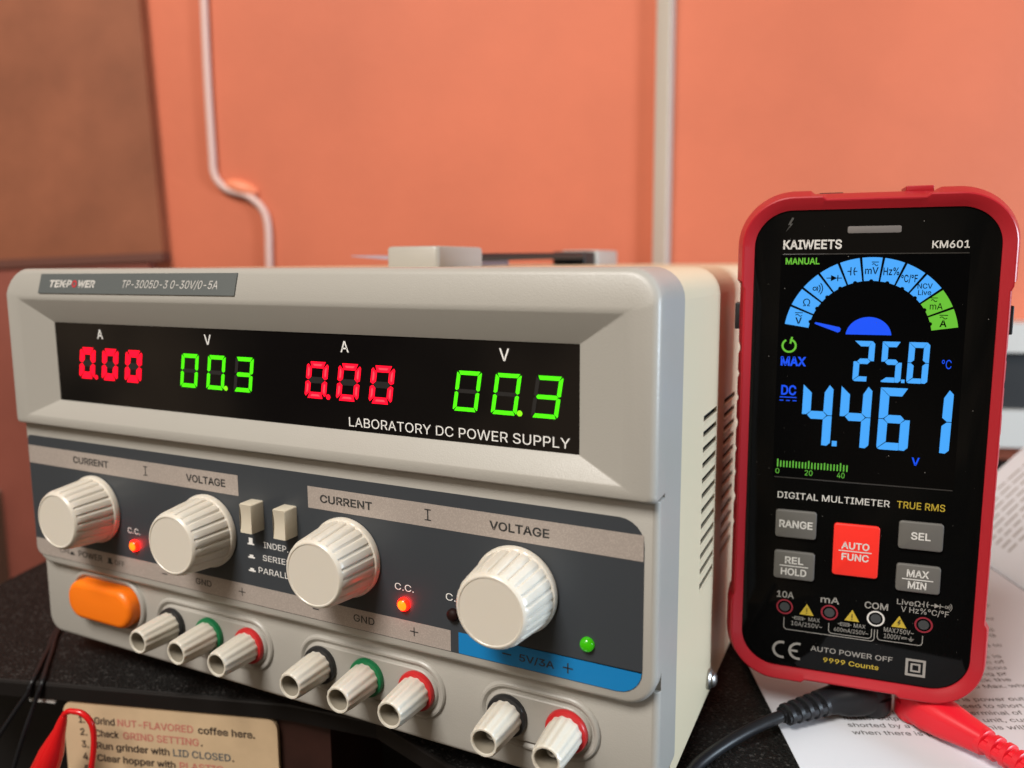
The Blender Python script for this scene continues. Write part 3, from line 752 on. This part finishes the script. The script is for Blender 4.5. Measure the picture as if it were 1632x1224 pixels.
bracket(-21.6, 7.0, -60.2, -64.5); bracket(-7.2, 6.1, -60.2, -63.7); bracket(7.9, 21.4, -60.2, -63.7)
f.ring((-21.9, -72.2), 2.75, .85, 4, 24, 75, 285); f.ring((-16.6, -72.0), 2.75, .85, 4, 24, 75, 285); f.rect(-19.2, -16.7, -72.4, -71.6, 4)
f.text('AUTO POWER OFF', -12.6, 13.0, -71.0, -69.2, 4, .008); f.text('9999 Counts', -8.4, 8.9, -74.5, -72.8, 1, .012)
for h, wd in ((3.0-.4, .8), (1.5-.3, .6)): f.line([(19.9-h, -71.7-h), (19.9+h, -71.7-h), (19.9+h, -71.7+h), (19.9-h, -71.7+h)], wd, 4, True)
mpt(f, 'lettering', ['m_white', 'm_yellow', 'ink', 'm_redline', 'm_grey', 'bolt_grey'], glass, flat=True, xf=lambda v: (v.x, -.05, v.z))
for xj, mi in ((-21.55, 'm_redline'), (-7.2, 'm_redline'), (7.15, 'm_white'), (21.45, 'm_redline')):
    f = Flat(); f.ring((xj, -56.4), 2.45, .52, 0); f.disc((xj, -56.4), 1.6, 1)
    mpt(f, 'jack_mark', [mi, 'jack_grey'], glass, flat=True, xf=lambda v: (v.x, -.05, v.z))
f = Flat()                                                # dust on the glass
for i in range(60): f.disc((random.uniform(-34, 34), random.uniform(-76, 76)), random.choice((.05, .06, .07, .12)), 0, 6)
dust = mpt(f, 'dust', 'm_grey', glass, flat=True, xf=lambda v: (v.x, -.14, v.z)); dust['kind'] = 'stuff'
# --- keys
def key(x0, x1, z0, z1, mname, lines, bar=None):
    k_ = mpt(MB().rbox(x0, x1, -1.1, .3, z0, z1, 1.0, .45), 'key', mname, ang=40)
    f = Flat()
    for s_, a, b, q0, q1 in lines: f.text(s_, a, b, q0, q1, 0, .02)
    if bar: f.rect(bar[0], bar[1], bar[2]-.17, bar[2]+.17)
    mpt(f, 'lettering', 'm_white', k_, flat=True, xf=lambda v: (v.x, -1.16, v.z))
key(-25.6, -12.6, -31.2, -21.6, 'grey_key', [('RANGE', -24.4, -13.8, -27.6, -25.0)])
key(-25.6, -12.6, -45.9, -36.0, 'grey_key', [('REL', -22.1, -16.2, -40.3, -37.8), ('HOLD', -23.3, -15.1, -44.4, -41.9)], (-23.8, -14.6, -41.1))
key(-7.1, 6.85, -42.3, -24.5, 'red_key', [('AUTO', -4.6, 3.9, -32.9, -30.5), ('FUNC', -4.4, 3.9, -36.8, -34.4)], (-5.4, 4.7, -33.6))
key(12.35, 25.3, -30.9, -21.6, 'grey_key', [('SEL', 15.9, 21.6, -27.4, -24.9)])
key(12.35, 25.3, -45.3, -36.0, 'grey_key', [('MAX', 15.4, 21.9, -40.1, -37.6), ('MIN', 15.9, 21.3, -44.0, -41.5)], (14.1, 23.2, -40.85))
# --- LCD
lcd = mpt(MB().rbox(-27.2, 27.3, -.03, .5, -10.3, 63.9, .3, .01), 'lcd_screen', 'lcd_black', flat=True)
LX = lambda v: (v.x, -.09, v.z)
LX2 = lambda v: (v.x, -.13, v.z)
GC = (0.05, 37.5); RO, RI = 25.55, 18.15
def gauge_pt(r, a): return (GC[0]+r*math.cos(math.radians(a)), GC[1]+r*math.sin(math.radians(a)))
f = Flat(); g2 = Flat()
A0, A1 = 171.8, 8.0; N = 11; stp = (A0-A1)/N
for i in range(N):
    a = A0-i*stp-.85; b = A0-(i+1)*stp+.85; k = 8
    pts = [gauge_pt(RO, a+(b-a)*j/k) for j in range(k+1)]
    ac = (a+b)/2
    inn = []
    for j in range(k+1):
        aa = b+(a-b)*j/k; inn.append(gauge_pt(RI, aa))
    f.poly(pts+inn, 0 if i < 9 else 1)
    g2.disc(gauge_pt(RI-.1, ac), .62, 0, 16)
mpt(f, 'dial_scale', ['lcd_blue', 'lcd_green'], lcd, flat=True, xf=LX)
def tilde(fl, x, z, w_, mi, wd=.24):                       # bar over a wave
    fl.rect(x-w_/2, x+w_/2, z+.55, z+.8, mi)
    fl.line([(x-w_*.42+w_*.84*i/10, z-.15+.32*math.sin(2*PI*i/10)) for i in range(11)], wd, mi)
cen = [gauge_pt((RO+RI)/2, A0-(i+.5)*stp) for i in range(N)]
def ctr(i, dx=0, dz=0): return (cen[i][0]+dx, cen[i][1]+dz)
x, z = ctr(0); g2.ctext('V', x, z-1.9, z+.3, 0, .02); tilde(g2, x, z+1.15, 2.4, 0)
x, z = ctr(1); g2.ctext('Ω', x, z-1.2, z+1.2, 0, .0)
x, z = ctr(2); sndsym(g2, x-1.2, z, 2.6, 0, .28)
x, z = ctr(3); diosym(g2, x, z, 2.0, 0, .28)
x, z = ctr(4); capsym(g2, x, z, 2.6, 0, .32, 1.0)
x, z = ctr(5); g2.ctext('mV', x, z-1.6, z+.6, 0, .012, .9); tilde(g2, x+.9, z+1.5, 2.0, 0)
x, z = ctr(6); g2.ctext('Hz%', x, z-1.2, z+1.2, 0, .012, .68)
x, z = ctr(7); g2.ctext('°C/°F', x, z-1.2, z+1.1, 0, .012, .62)
x, z = ctr(8); g2.ctext('NCV', x, z+.25, z+1.85, 0, .01, .95); g2.ctext('Live', x, z-1.75, z-.15, 0, .01, .95)
x, z = ctr(9); g2.ctext('mA', x, z-1.7, z+.3, 0, .005, .9); tilde(g2, x-.7, z+1.2, 2.0, 0)
x, z = ctr(10); g2.ctext('A', x, z-1.9, z+.3, 0, .02); tilde(g2, x, z+1.1, 2.4, 0)
mpt(g2, 'dial_symbols', 'lcd_black', lcd, flat=True, xf=LX2)
f = Flat(); f.poly([(-6.6, 38.5)]+[(.1+6.7*math.cos(math.radians(a)), 38.0+6.2*math.sin(math.radians(a))) for a in range(172, 4, -8)]+[(6.8, 38.5)], 0)
mpt(f, 'dial_hub', 'lcd_deep', lcd, flat=True, xf=LX); f = Flat()
f.poly([(-16.1, 41.9), (-15.7, 42.25), (-8.5, 40.75), (-8.1, 40.2), (-8.3, 39.4), (-8.9, 39.0), (-15.8, 41.6)], 0)
mpt(f, 'needle', 'lcd_deep', lcd, flat=True, xf=LX); f = Flat()
f.text('MAX', -26.0, -18.1, 27.6, 30.7, 0, .03); mpt(f, 'lettering', 'lcd_deep', lcd, flat=True, xf=LX); f = Flat(); f.text('°C', 21.5, 24.2, 28.4, 31.2, 0, 0); mpt(f, 'lettering', 'lcd_deep', lcd, flat=True, xf=LX); f = Flat(); f.text('DC', -25.5, -20.8, 17.8, 21.1, 0, .02)
f.rect(-25.9, -20.6, 16.9, 17.2, 0)
for i in range(3): f.rect(-25.9+i*2.05, -25.9+i*2.05+1.2, 15.8, 16.1, 0)
mpt(f, 'lettering', 'lcd_deep', lcd, flat=True, xf=LX); f = Flat(); f.text('V', 14.8, 17.1, -3.2, -.55, 0, .02)
mpt(f, 'lettering', 'lcd_deep', lcd, flat=True, xf=LX)
f = Flat(); f.text('MANUAL', -25.7, -15.4, 60.9, 63.0, 0, .018)
mpt(f, 'lettering', 'lcd_green', lcd, flat=True, xf=LX); f = Flat()
f.ring((-23.6, 34.3), 2.05, .62, 0, 36, 118, 442); f.line([(-23.25, 35.0), (-22.75, 37.2)], .6, 0)
mpt(f, 'power_symbol', 'lcd_green', lcd, flat=True, xf=LX)
f = Flat()
for i in range(23):
    xb = -25.7+i*.982; tall = i % 10 == 0; f.rect(xb-.2, xb+.2, -6.9, -4.2 if tall else (-4.75 if i % 5 else -4.5), 0)
f.text('0', -26.3, -25.1, -9.2, -7.5, 0, 0); f.text('20', -17.0, -14.6, -9.2, -7.4, 0, 0); f.text('40', -7.0, -4.7, -9.2, -7.4, 0, 0)
mpt(f, 'bar_graph', 'lcd_bar', lcd, flat=True, xf=LX)
def lcd_segs(x0, z0, wd, h, t, on, slant, gap):
    hm = h*.5; c = t*.95
    S = {'a': [(0, h), (wd-t*.5, h), (wd-t*.5, h-t*.05), (wd-t-gap, h-t), (t+gap, h-t)],
         'b': [(wd-t+gap*.5, h-t+gap), (wd-t*.45, h), (wd, h-t*.5), (wd, hm+gap), (wd-t*.5, hm+gap), (wd-t, hm+t*.5)],
         'c': [(wd, hm-gap), (wd, t*.4), (wd-t*.4, 0), (wd-t, t*.0+gap), (wd-t, hm-t*.5), (wd-t*.5, hm-gap)],
         'd': [(t*.4, 0), (wd-t-gap*.5, 0), (wd-t-gap*.5, t*.92), (t, t*.92), (gap*1.5, gap*3)],
         'e': [(0, hm-gap), (0, t*.5), (gap, gap*4), (t-gap*.3, t+gap), (t, hm-t*.5), (t*.5, hm-gap)],
         'f': [(0, h-gap), (t, h-t-gap), (t, hm+t*.5), (t*.5, hm+gap), (0, hm+gap)],
         'g': [(t*.6, hm), (t+gap, hm+t*.5), (wd-t-gap, hm+t*.5), (wd-t*.6, hm), (wd-t-gap, hm-t*.5), (t+gap, hm-t*.5)]}
    fl = Flat()
    for k in on: fl.poly([(x0+p+slant*q, z0+q) for p, q in S[k]], 0)
    return fl
for ch, x0 in (('2', -3.9), ('5', 4.2), ('0', 11.8)):
    fl = lcd_segs(x0, 23.4, 5.95, 13.1, 1.75, SEG[ch], .02, .1)
    if ch == '5': fl.rect(10.35, 11.35, 23.4, 24.5, 0)
    mpt(fl, 'lcd_digit', 'lcd_blue', lcd, flat=True, xf=LX)
for ch, x0, wd in (('4', -18.9, 9.2), ('4', -7.3, 9.2), ('6', 4.3, 9.1), ('1', 15.9, 9.2)):
    fl = lcd_segs(x0, 1.4, wd, 20.3, 2.65, SEG[ch], .018, .12)
    if x0 < -18: fl.rect(-9.1, -7.6, 1.4, 3.2, 0)
    mpt(fl, 'lcd_digit', 'lcd_blue', lcd, flat=True, xf=LX)

# ================================================================== booklet under the meter
PG = Vector((286, 55.7)); es = Vector((.918, .396)); et = Vector((-.396, .918))
def pz(s):                                                # page height above the desk as it curls up to the spine
    z = 2.6
    if s > 68: z += .0026*(s-68)**1.75 if s < 110 else .0026*42**1.75+(s-110)*.045
    if s > 145: z += 0
    return z
def page(s, t, dz=0):
    if s <= 145: zz = pz(s); ss = s
    else:                                                  # facing leaf stands up from the spine
        d = s-145; ss = 145+d*.64+d*d*.0009; zz = pz(145)+d*.80-d*d*.0006
    p = PG+es*ss+et*t
    return (p.x, p.y, zz+dz)
t = thing('manual_booklet', page(80, 60, -2.4), 'open white manual booklet of printed text lying under the multimeter', 'booklet')
QB = page(80, 60, -2.4)
def sheet(s0, s1, t0_, t1, dz0, dz1, ns, name, mats):
    m = MB(); lo = []
    for i in range(ns+1):
        s = s0+(s1-s0)*i/ns
        lo.append([page(s, t0_, dz0), page(s, t1, dz0), page(s, t1, dz1), page(s, t0_, dz1)])
    m.loft(lo); return m.build(name, mats, t, QB, ang=40)
pgs = sheet(1.2, 145, -28, 208, -2.5, -.45, 40, 'under_pages', 'paper')
pg = sheet(0, 144.6, -30, 210, -.25, 0, 48, 'printed_page', 'paper')
leaf = sheet(145.3, 235, -30, 210, -.25, 0, 24, 'raised_page', 'paper')
f = Flat()
BL = 4.32
def pline(k, frags, mi=0):
    """one line of print, k lines above the last one; frags = [(text, s0, s1)]"""
    q = 14.6+k*BL
    for st_, a, b in frags: f.text(st_, a, b, q, q+2.35, mi, .004)
pline(0, [('when there is power', 23.4, 58.5)])
pline(1, [('shorted by a switch', 23.5, 56), ('this will a', 68.5, 86)])
pline(2, [('master output', 23.7, 45.5), ('unit, current', 71, 93)])
pline(3, [('pos', 42, 48), ('terminal of slave', 67.5, 97)])
pline(4, [('used to short conn', 66.5, 99)])
pline(5, [('there is power output', 60.2, 98)])
far = [('to Max. when', 7, 78, 101), ('track the', 8, 78, 95), ('limiting pr', 9, 78, 96), ('on of cou', 10, 80, 98), ('position of', 11, 80, 100), ('outputs is', 12, 81, 101), ('voltage', 13, 83, 98), ('connected to', 14, 83, 106), ('in circuit', 15, 85, 103), ('used to reg', 16, 86, 108), ('the merged', 17, 87, 110),
       ('of the supply', 19.4, 90, 116), ('output, an', 20.4, 92, 112), ('each output', 21.4, 93, 116), ('or the voltage', 22.4, 94, 121), ('2.', 25, 98, 101), ('used as', 26, 100, 114), ('supply', 28, 104, 117)]
for st_, k, a, b in far: pline(k, [(st_, a, b)])
f.recalc = False
f.build('print', 'paper_ink', pg, QB, flat=True, xf=lambda v: page(v.x, v.z, .06))
f = Flat()
for k in range(26):
    q = 196-k*5.4
    if k in (9, 10, 15): continue
    s = 156
    while s < 222:
        L_ = random.uniform(3, 9); f.rect(s, s+L_, q, q+1.5); s += L_+1.6
    
f.build('print', 'leaf_ink', leaf, QB, flat=True, xf=lambda v: page(v.x, v.z, .08))

# ================================================================== test leads plugged in under the meter
def lead(name, label, mname, head, path, body, ribs, cable, rc):
    hx, hy = head
    t = thing(name, (hx, hy, 3), label, 'test lead')
    b = (hx, hy, 3)
    m = MB(); lo = []
    for r, z in ((6.4, 13.6), (6.8, 13.0), (6.8, 10.6), (6.2, 10.2), (6.2, 9.6), (6.9, 9.2), (6.9, 4.4), (6.2, 3.3)):
        lo.append([(hx+r*math.cos(2*PI*i/28), hy+r*math.sin(2*PI*i/28), z) for i in range(28)])
    m.loft(lo); m.build('plug_head', mname, t, b)
    m = MB()
    P = [Vector(p) for p in path]; lo = []
    for i, (p, (wd, h)) in enumerate(zip(P, body)):
        d = (P[min(i+1, len(P)-1)]-P[max(i-1, 0)]); d.z = 0; d.normalize(); sd = Vector((-d.y, d.x, 0))
        ring = rrect(-wd/2, wd/2, -h/2, h/2, min(wd, h)*.32, 4)
        lo.append([tuple(p+sd*a+Vector((0, 0, c))) for a, c in ring])
    m.loft(lo); m.build('plug_body', mname, t, b, ang=45)
    # strain relief: rings split by slots
    m = MB(); A, B_ = Vector(ribs[0]), Vector(ribs[1]); n = ribs[2]; d = (B_-A); d2 = d.normalized(); sd = Vector((-d2.y, d2.x, 0)).normalized(); uu = sd.cross(d2)*-1
    for i in range(n):
        a = A+d*(i/n); e = A+d*((i+.58)/n); r0 = ribs[3]+(ribs[4]-ribs[3])*i/n
        lo = []
        for p, rr in ((a, r0*.86), (a+(e-a)*.15, r0), (e-(e-a)*.15, r0), (e, r0*.86)):
            lo.append([tuple(p+sd*rr*1.12*math.cos(2*PI*j/20)+uu*rr*math.sin(2*PI*j/20)) for j in range(20)])
        m.loft(lo)
    m.tube([A-d2*2, B_], [ribs[3]*.74, ribs[4]*.70], 16)
    for s_ in (1, -1): m.tube([A+sd*ribs[3]*.62*s_, B_+sd*ribs[4]*.6*s_-d2*.8], [ribs[3]*.5, ribs[4]*.5], 10)
    m.build('strain_relief', mname, t, b)
    MB().tube(spline(cable, 8), rc, 14).build('cable', mname, t, b)
    t['group'] = 'test leads plugged in under the meter'
    return t
lead('test_lead', 'black test lead plugged in under the meter, its cable curving across the black desk', 'lead_black', (306.0, 96.5),
     [(306, 95.5, 9.2), (301, 91.8, 9.0), (297, 88.8, 8.8), (294.5, 86.8, 8.7), (291, 83.6, 8.5)], [(11.5, 10.6), (12.4, 11.0), (11.2, 10), (8.6, 8.2), (7.6, 7.4)],
     ((291.5, 83.8, 8.5), (279.6, 71.0, 7.6), 5, 4.2, 3.3),
     [(281.5, 73.2, 7.7), (278.6, 70.0, 7.4), (274.5, 66.0, 6.4), (269.6, 60.6, 5.0), (264.6, 53.8, 3.6), (260.0, 45.4, 2.6), (257.2, 37.2, 2.3), (256.2, 25, 2.2), (258, 5, 2.2), (262, -30, 2.2)], 1.95)
lead('test_lead', 'red test lead plugged in under the meter, reaching over the printed page', 'lead_red', (320.6, 97.6),
     [(320, 97, 9.6), (325, 92.0, 9.4), (330, 88.0, 9.2), (335.5, 84.0, 9.0), (339.5, 81.0, 8.8)], [(12.6, 12.6), (13.4, 12.2), (11.8, 10.6), (9.4, 8.8), (8.0, 7.8)],
     ((338.5, 81.8, 8.9), (356, 68.0, 8.0), 6, 4.1, 3.3),
     [(354, 69.5, 8.1), (362, 63, 7.6), (376, 50, 6.4), (400, 20, 4.4), (420, -30, 3.0)], 2.0)

# ================================================================== things at the lower left
def cardp(s, z, off=0): return (s*ca+off*sa, -19.2+s*sa-off*ca, z)       # upright plane of the desk's front edge
t = thing('instruction_card', cardp(70, -60, -2), 'tan coffee grinder instruction card with red and black lettering below the desk edge', 'card')
I0 = cardp(70, -60, -2)
m = MB(); ol = rrect(26.6, 114.3, -60, -6.9, 4.5, 6)
m.loft([[cardp(s, z, -2.2) for s, z in ol], [cardp(s, z, -.6) for s, z in ol]]); cd = m.build('card', 'card', t, I0, flat=True)
f = Flat()
def cl(k, frags):
    z = -15.4-5.1*k
    for st_, a, b, mi in frags: f.text(st_, a, b, z, z+2.9, mi, .018 if mi == 0 else .012)
cl(0, [('1.', 33.0, 35.6, 0), ('Grind', 39.6, 48.2, 0), ('NUT-FLAVORED', 49.4, 80.6, 1), ('coffee here.', 82.6, 105.5, 0)])
cl(1, [('2.', 33.2, 36.2, 0), ('Check', 39.6, 49.6, 0), ('GRIND SETTING', 51.4, 82.6, 1), ('.', 83.4, 84.2, 0)])
cl(2, [('3.', 33.4, 36.4, 0), ('Run grinder with', 39.8, 70.3, 0), ('LID CLOSED', 71.8, 95.2, 2), ('.', 95.8, 96.6, 0)])
cl(3, [('4.', 33.6, 36.7, 0), ('Clear hopper with', 39.6, 72.4, 0), ('PLASTIC', 74.2, 92, 1)])
cl(4, [('5.', 33.8, 36.8, 0)])
f.build('lettering', ['card_ink', 'card_red', 'card_blue'], cd, I0, flat=True, xf=lambda v: cardp(v.x, v.z, -.5))
# red alligator clip lead in front of the card
def px(u, v, depth):                                     # only used here to read two curves off their own plane in front of the card
    return None
t = thing('clip_lead', cardp(22, -40, 14), 'red alligator clip with its thin wire looping over in front of the tan card', 'clip lead')
G0 = cardp(22, -40, 14)
def cp_(s, z, o=14): return cardp(s, z, o)
boot = [(39.0, -3.4), (38.2, -5.6), (36.7, -9.4), (34.6, -14.0), (32.6, -18.4), (29.0, -26), (25.0, -34)]
MB().tube([cp_(s, z) for s, z in boot], [1.2, 1.7, 2.2, 3.3, 4.3, 4.9, 4.6], 20).build('clip_boot', 'clip_red', t, G0)
wire = [(38.6, -4.4), (39.6, -2.4), (41.4, -1.3), (43.6, -1.2), (46.0, -1.5), (48.2, -2.8), (49.8, -5.0), (50.5, -8.0), (50.4, -12.5), (49.6, -18), (48.4, -24), (46, -40)]
MB().tube(spline([cp_(s, z) for s, z in wire], 8), 1.05, 12).build('wire', 'clip_red', t, G0)
# two thin black wires hanging over the desk edge
def dw(q, z=1.0): return (*dl(*q), z)
w1 = [dw((-10, 48)), dw((-3.7, 34)), dw((2.1, 24.6)), dw((7.3, 14.7)), dw((14.4, 1.6), .9), cardp(14.6, -1.2, 1.1), cardp(13.6, -4, 1.5), cardp(9.8, -9, 2), cardp(2.3, -20.2, 4), cardp(-8, -36, 6)]
w2 = [dw((-8, 46)), dw((-2.2, 34)), dw((5.4, 22.2)), dw((12.7, 10.4)), dw((18.8, .9), .9), cardp(19.0, -1.4, 1.1), cardp(17.8, -4.4, 1.5), cardp(15.7, -9.8, 2), cardp(12.7, -19.2, 4), cardp(7.8, -33.2, 5), cardp(4, -44, 5)]
w3 = [dw((-4, 45), 1.6), dw((1, 33), 1.6), dw((8, 20.5), 1.6), dw((16, 9.5), 1.6), dw((23.6, .6), 1.5), cardp(24.6, -1.8, 1.7), cardp(24.8, -6, 2), cardp(24.8, -30, 3)]
for lab, q in (('thin black wire farthest left, slanting down over the desk edge', w1), ('thin black wire hanging steeply over the desk edge beside the red clip', w2)):
    tag(MB().tube(spline(q, 8), .85, 10).build('hanging_wire', 'lead_black', base=(0, 0, 0)), lab, 'wire', 'black wires over the desk edge')
# pale slip tucked under the desk edge
m = MB(); m.loft([[cardp(s, z, -1.8) for s, z in ((12.0, -8.6), (23.0, -8.6), (23.0, -6.9), (12.0, -6.9))], [cardp(s, z, -.9) for s, z in ((12.0, -8.6), (23.0, -8.6), (23.0, -6.9), (12.0, -6.9))]])
tag(m.build('paper_slip', 'grey_plastic', flat=True), 'small white slip peeking out under the desk edge left of the card', 'slip')
